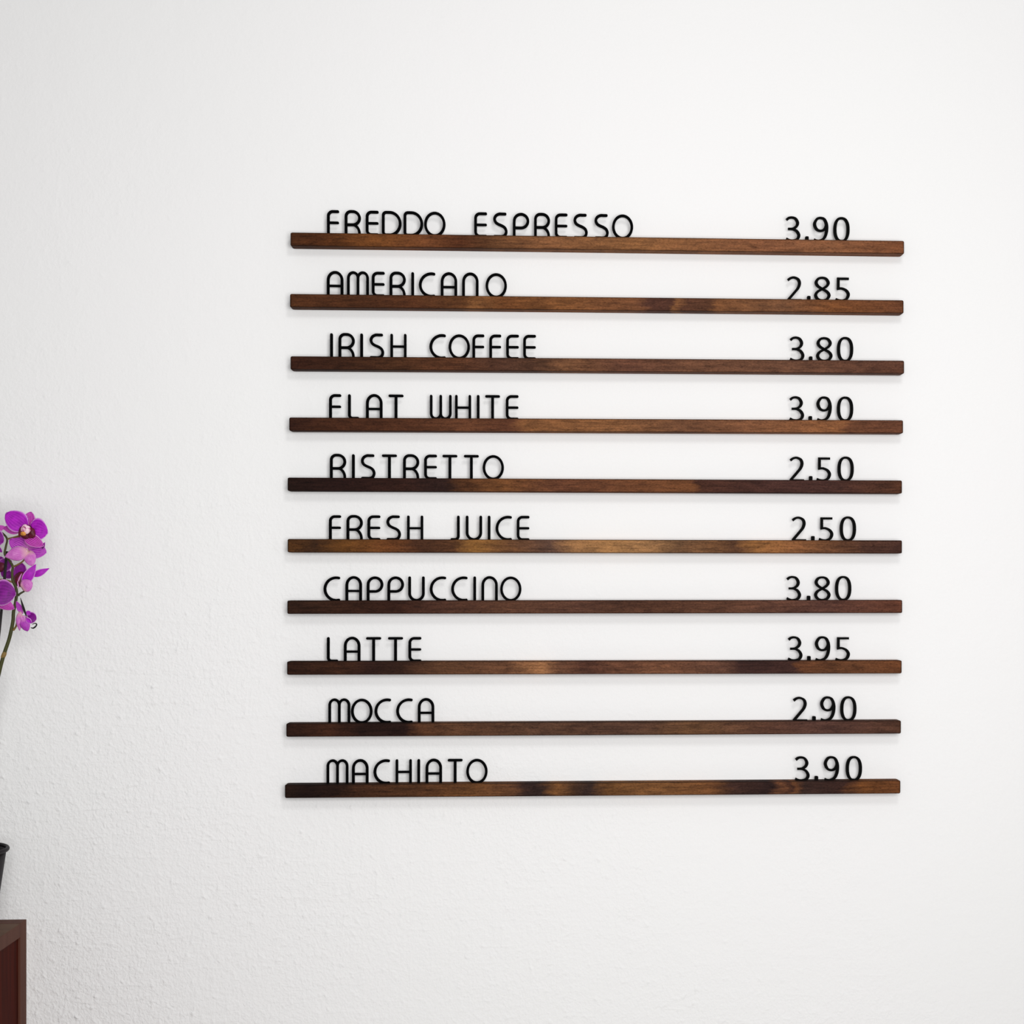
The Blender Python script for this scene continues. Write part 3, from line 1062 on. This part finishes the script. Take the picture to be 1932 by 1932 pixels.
# flower seen from the side
Y3 = -0.108
f3 = flower('deep purple flower turned sideways in the middle of the stem', (37, 1093, Y3 - .002), (6.6, 4.0, 9.0), M['maroon'], 9)
petal('petal', f3, (36, 1100, Y3 + .003), (41, 1062, Y3 + .001), 16.5, M['petal_dark'], 'round', 0.04, 0.15)
petal('petal', f3, (43, 1103, Y3 - .004), (68, 1064, Y3 - .004), 12.5, M['petal'], 'sepal', 0.08, 0.2, 0.3)
petal('sepal', f3, (60, 1086, Y3 - .002), (94, 1074, Y3), 8.5, M['petal'], 'sepal', 0.14, 0.2, 0.2, side=-0.06)
petal('sepal', f3, (41, 1110, Y3 - .008), (61, 1098, Y3 - .009), 15.5, M['pale'], 'petal', 0.10, -0.2)
petal('lip', f3, (34, 1098, Y3 - .006), (41, 1082, Y3 - .006), 1.6, M['pale'], 'sepal', 0.1, 0.2)
petal('lip', f3, (36, 1111, Y3 - .006), (33, 1096, Y3 - .006), 1.5, M['pale'], 'sepal', 0.1, 0.2)
stem_part('pedicel', [(34, 1124, SY), (38, 1120, -0.114), (46, 1115.5, -0.112)], [0.0014, 0.0012, 0.0010], M['stem'])

# big flower at the picture's edge
Y4 = -0.134
f4 = flower('large purple flower cut off by the left edge', (-16, 1118, Y4), (7.0, 4.5, 6.5), seed=10)
petal('petal', f4, (-12, 1116, Y4), (30, 1121, Y4 + .004), 32.0, M['petal_dark'], 'petal', 0.05, 0.08)
petal('petal', f4, (-20, 1116, Y4), (-60, 1110, Y4 + .004), 32.0, M['petal'], 'petal', 0.05, 0.08)
petal('sepal', f4, (-12, 1128, Y4 + .003), (27, 1149, Y4 + .005), 15.0, M['sepal'], 'petal', 0.06, -0.1)
petal('sepal', f4, (-22, 1126, Y4 + .003), (-50, 1152, Y4 + .005), 15.0, M['sepal'], 'petal', 0.06, 0.1)
petal('sepal', f4, (-16, 1108, Y4 + .003), (-14, 1076, Y4 + .005), 17.0, M['sepal'], 'petal', 0.05, 0.1)
blob('column', f4, (-16, 1112, Y4 - .005), (4.6, 3.6, 5.0), M['column'], 11, 0.18)
stem_part('pedicel', [(23, 1098, SY), (12, 1095, -0.118), (-2, 1094, -0.122), (-14, 1102, -0.128)], [0.0012, 0.0011, 0.0011, 0.0011], M['stem_brown'])

# dark flower behind the stem
Y5 = -0.092
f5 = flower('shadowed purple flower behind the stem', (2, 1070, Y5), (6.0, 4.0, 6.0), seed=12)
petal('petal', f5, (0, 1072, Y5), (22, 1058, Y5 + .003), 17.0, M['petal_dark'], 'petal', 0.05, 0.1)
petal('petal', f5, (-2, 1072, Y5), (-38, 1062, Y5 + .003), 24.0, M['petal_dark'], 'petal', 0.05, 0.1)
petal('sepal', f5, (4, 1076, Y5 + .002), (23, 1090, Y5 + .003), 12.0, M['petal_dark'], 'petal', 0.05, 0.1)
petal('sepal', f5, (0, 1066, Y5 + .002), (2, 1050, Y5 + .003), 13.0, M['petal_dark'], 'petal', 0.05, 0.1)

# flower up on the arching end of the stem, mostly outside the picture
Y6 = -0.124
f6 = flower('purple flower at the arching tip, mostly beyond the left edge', (-24, 1004, Y6), (6.0, 4.0, 6.0), seed=13)
petal('sepal', f6, (-20, 1002, Y6 + .003), (10.5, 994, Y6 + .004), 9.5, M['sepal'], 'petal', 0.06, 0.1)
petal('petal', f6, (-20, 1010, Y6), (7, 1023, Y6 + .002), 23.0, M['petal_dark'], 'petal', 0.06, 0.1)
petal('petal', f6, (-28, 1002, Y6), (-62, 992, Y6), 26.0, M['petal'], 'petal', 0.06, 0.1)
petal('petal', f6, (-22, 996, Y6), (-4, 966, Y6), 15.0, M['petal'], 'petal', 0.06, 0.1)
petal('sepal', f6, (-28, 1012, Y6 + .003), (-46, 1036, Y6 + .004), 13.0, M['sepal'], 'petal', 0.06, 0.1)
petal('sepal', f6, (-8, 1030, Y6 + .004), (4, 1042, Y6 + .004), 6.0, M['petal_dark'], 'petal', 0.06, 0.1)
blob('column', f6, (-24, 1001, Y6 - .005), (4.4, 3.4, 4.6), M['column'], 14, 0.18)

# half-open flower low on the right
Y7 = -0.118
f7 = flower('half-open pink flower hanging low on the stem', (46, 1172, Y7), (5.6, 4.2, 7.4), M['pale_mid'], 15)
petal('sepal', f7, (43, 1158, Y7), (31, 1134, Y7 + .002), 7.0, M['pale_mid'], 'sepal', 0.06, 0.2)
petal('sepal', f7, (50, 1163, Y7 - .005), (38.5, 1128, Y7 - .002), 2.6, M['stake'], 'sepal', 0.04, 0.3)['label'] = 'thin dark withered sepal'
petal('petal', f7, (38, 1154, Y7 - .004), (37, 1190, Y7 - .004), 8.5, M['pale'], 'sepal', 0.12, -0.3)
petal('petal', f7, (44, 1166, Y7 - .006), (52, 1191, Y7 - .005), 12.0, M['pale_mid'], 'petal', 0.14, -0.2)
petal('petal', f7, (49, 1155, Y7 - .001), (59, 1158, Y7 + .002), 6.0, M['petal'], 'petal', 0.08, 0.2)
petal('petal', f7, (51, 1163, Y7 + .003), (69, 1168, Y7 + .002), 14.0, M['petal_dark'], 'round', 0.10, 0.2)
petal('petal', f7, (50, 1166, Y7 - .007), (60, 1176, Y7 - .005), 6.0, M['petal'], 'sepal', 0.12, 0.4)
petal('lip', f7, (42, 1160, Y7 - .007), (45, 1174, Y7 - .007), 5.0, M['pale'], 'sepal', 0.1, 0.2)
blob('lip', f7, (48, 1171, Y7 - .0045), (3.4, 3.0, 4.4), M['maroon'], 16, 0.2, 0.4)
stem_part('tendril', [(58, 1184, Y7), (63, 1185, Y7), (68, 1181, Y7), (69, 1177.5, Y7), (66, 1176, Y7), (61, 1178, Y7)],
          [0.0004, 0.0009, 0.0009, 0.0008, 0.0006, 0.0004], M['stake'], f7)
stem_part('pedicel', [(25, 1189, SY), (30, 1182, -0.116), (32.5, 1172, -0.117), (34, 1161, -0.117), (40, 1155, -0.117)],
          [0.0014, 0.0012, 0.0012, 0.0014, 0.0016], M['stem_brown'])

# strap leaves at the base, leaning away from the picture
for k, (dx_, dy_, up, ln, wd) in enumerate(((-0.13, -0.03, 0.05, 0.15, 46), (-0.05, -0.14, 0.045, 0.15, 44),
                                           (-0.085, 0.045, 0.07, 0.12, 40), (0.0, -0.10, 0.09, 0.12, 38))):
    p0 = Vector((-0.004 + dx_ * 0.03, dy_ * 0.03, 0.0))
    vs_, uv, fs = [], [], []
    nl, nw = 12, 6
    dirv = Vector((dx_, dy_, 0)).normalized()
    sd = Vector((-dirv.y, dirv.x, 0))
    for i in range(nl + 1):
        u = i / nl
        pr = max(0.16, math.sin(math.pi * min(1, u * 0.92 + 0.05)) ** 0.6) if u < 0.97 else 0.1
        for j in range(nw + 1):
            v = j / nw * 2 - 1
            p = p0 + dirv * (ln * u) + sd * (wd / 2000.0 * pr * v) + Vector((0, 0, up * math.sin(math.pi * u * 0.85) + 0.008 * abs(v) * pr))
            vs_.append(p)
            uv.append((u, (v + 1) / 2))
    for i in range(nl):
        for j in range(nw):
            a = i * (nw + 1) + j
            fs.append((a, a + 1, a + nw + 2, a + nw + 1))
    lf = mesh_obj('leaf', vs_, fs, M['leaf'], orchid, True, uv)
    sm = lf.modifiers.new('thickness', 'SOLIDIFY')
    sm.thickness = 0.0018
    sm.offset = 0
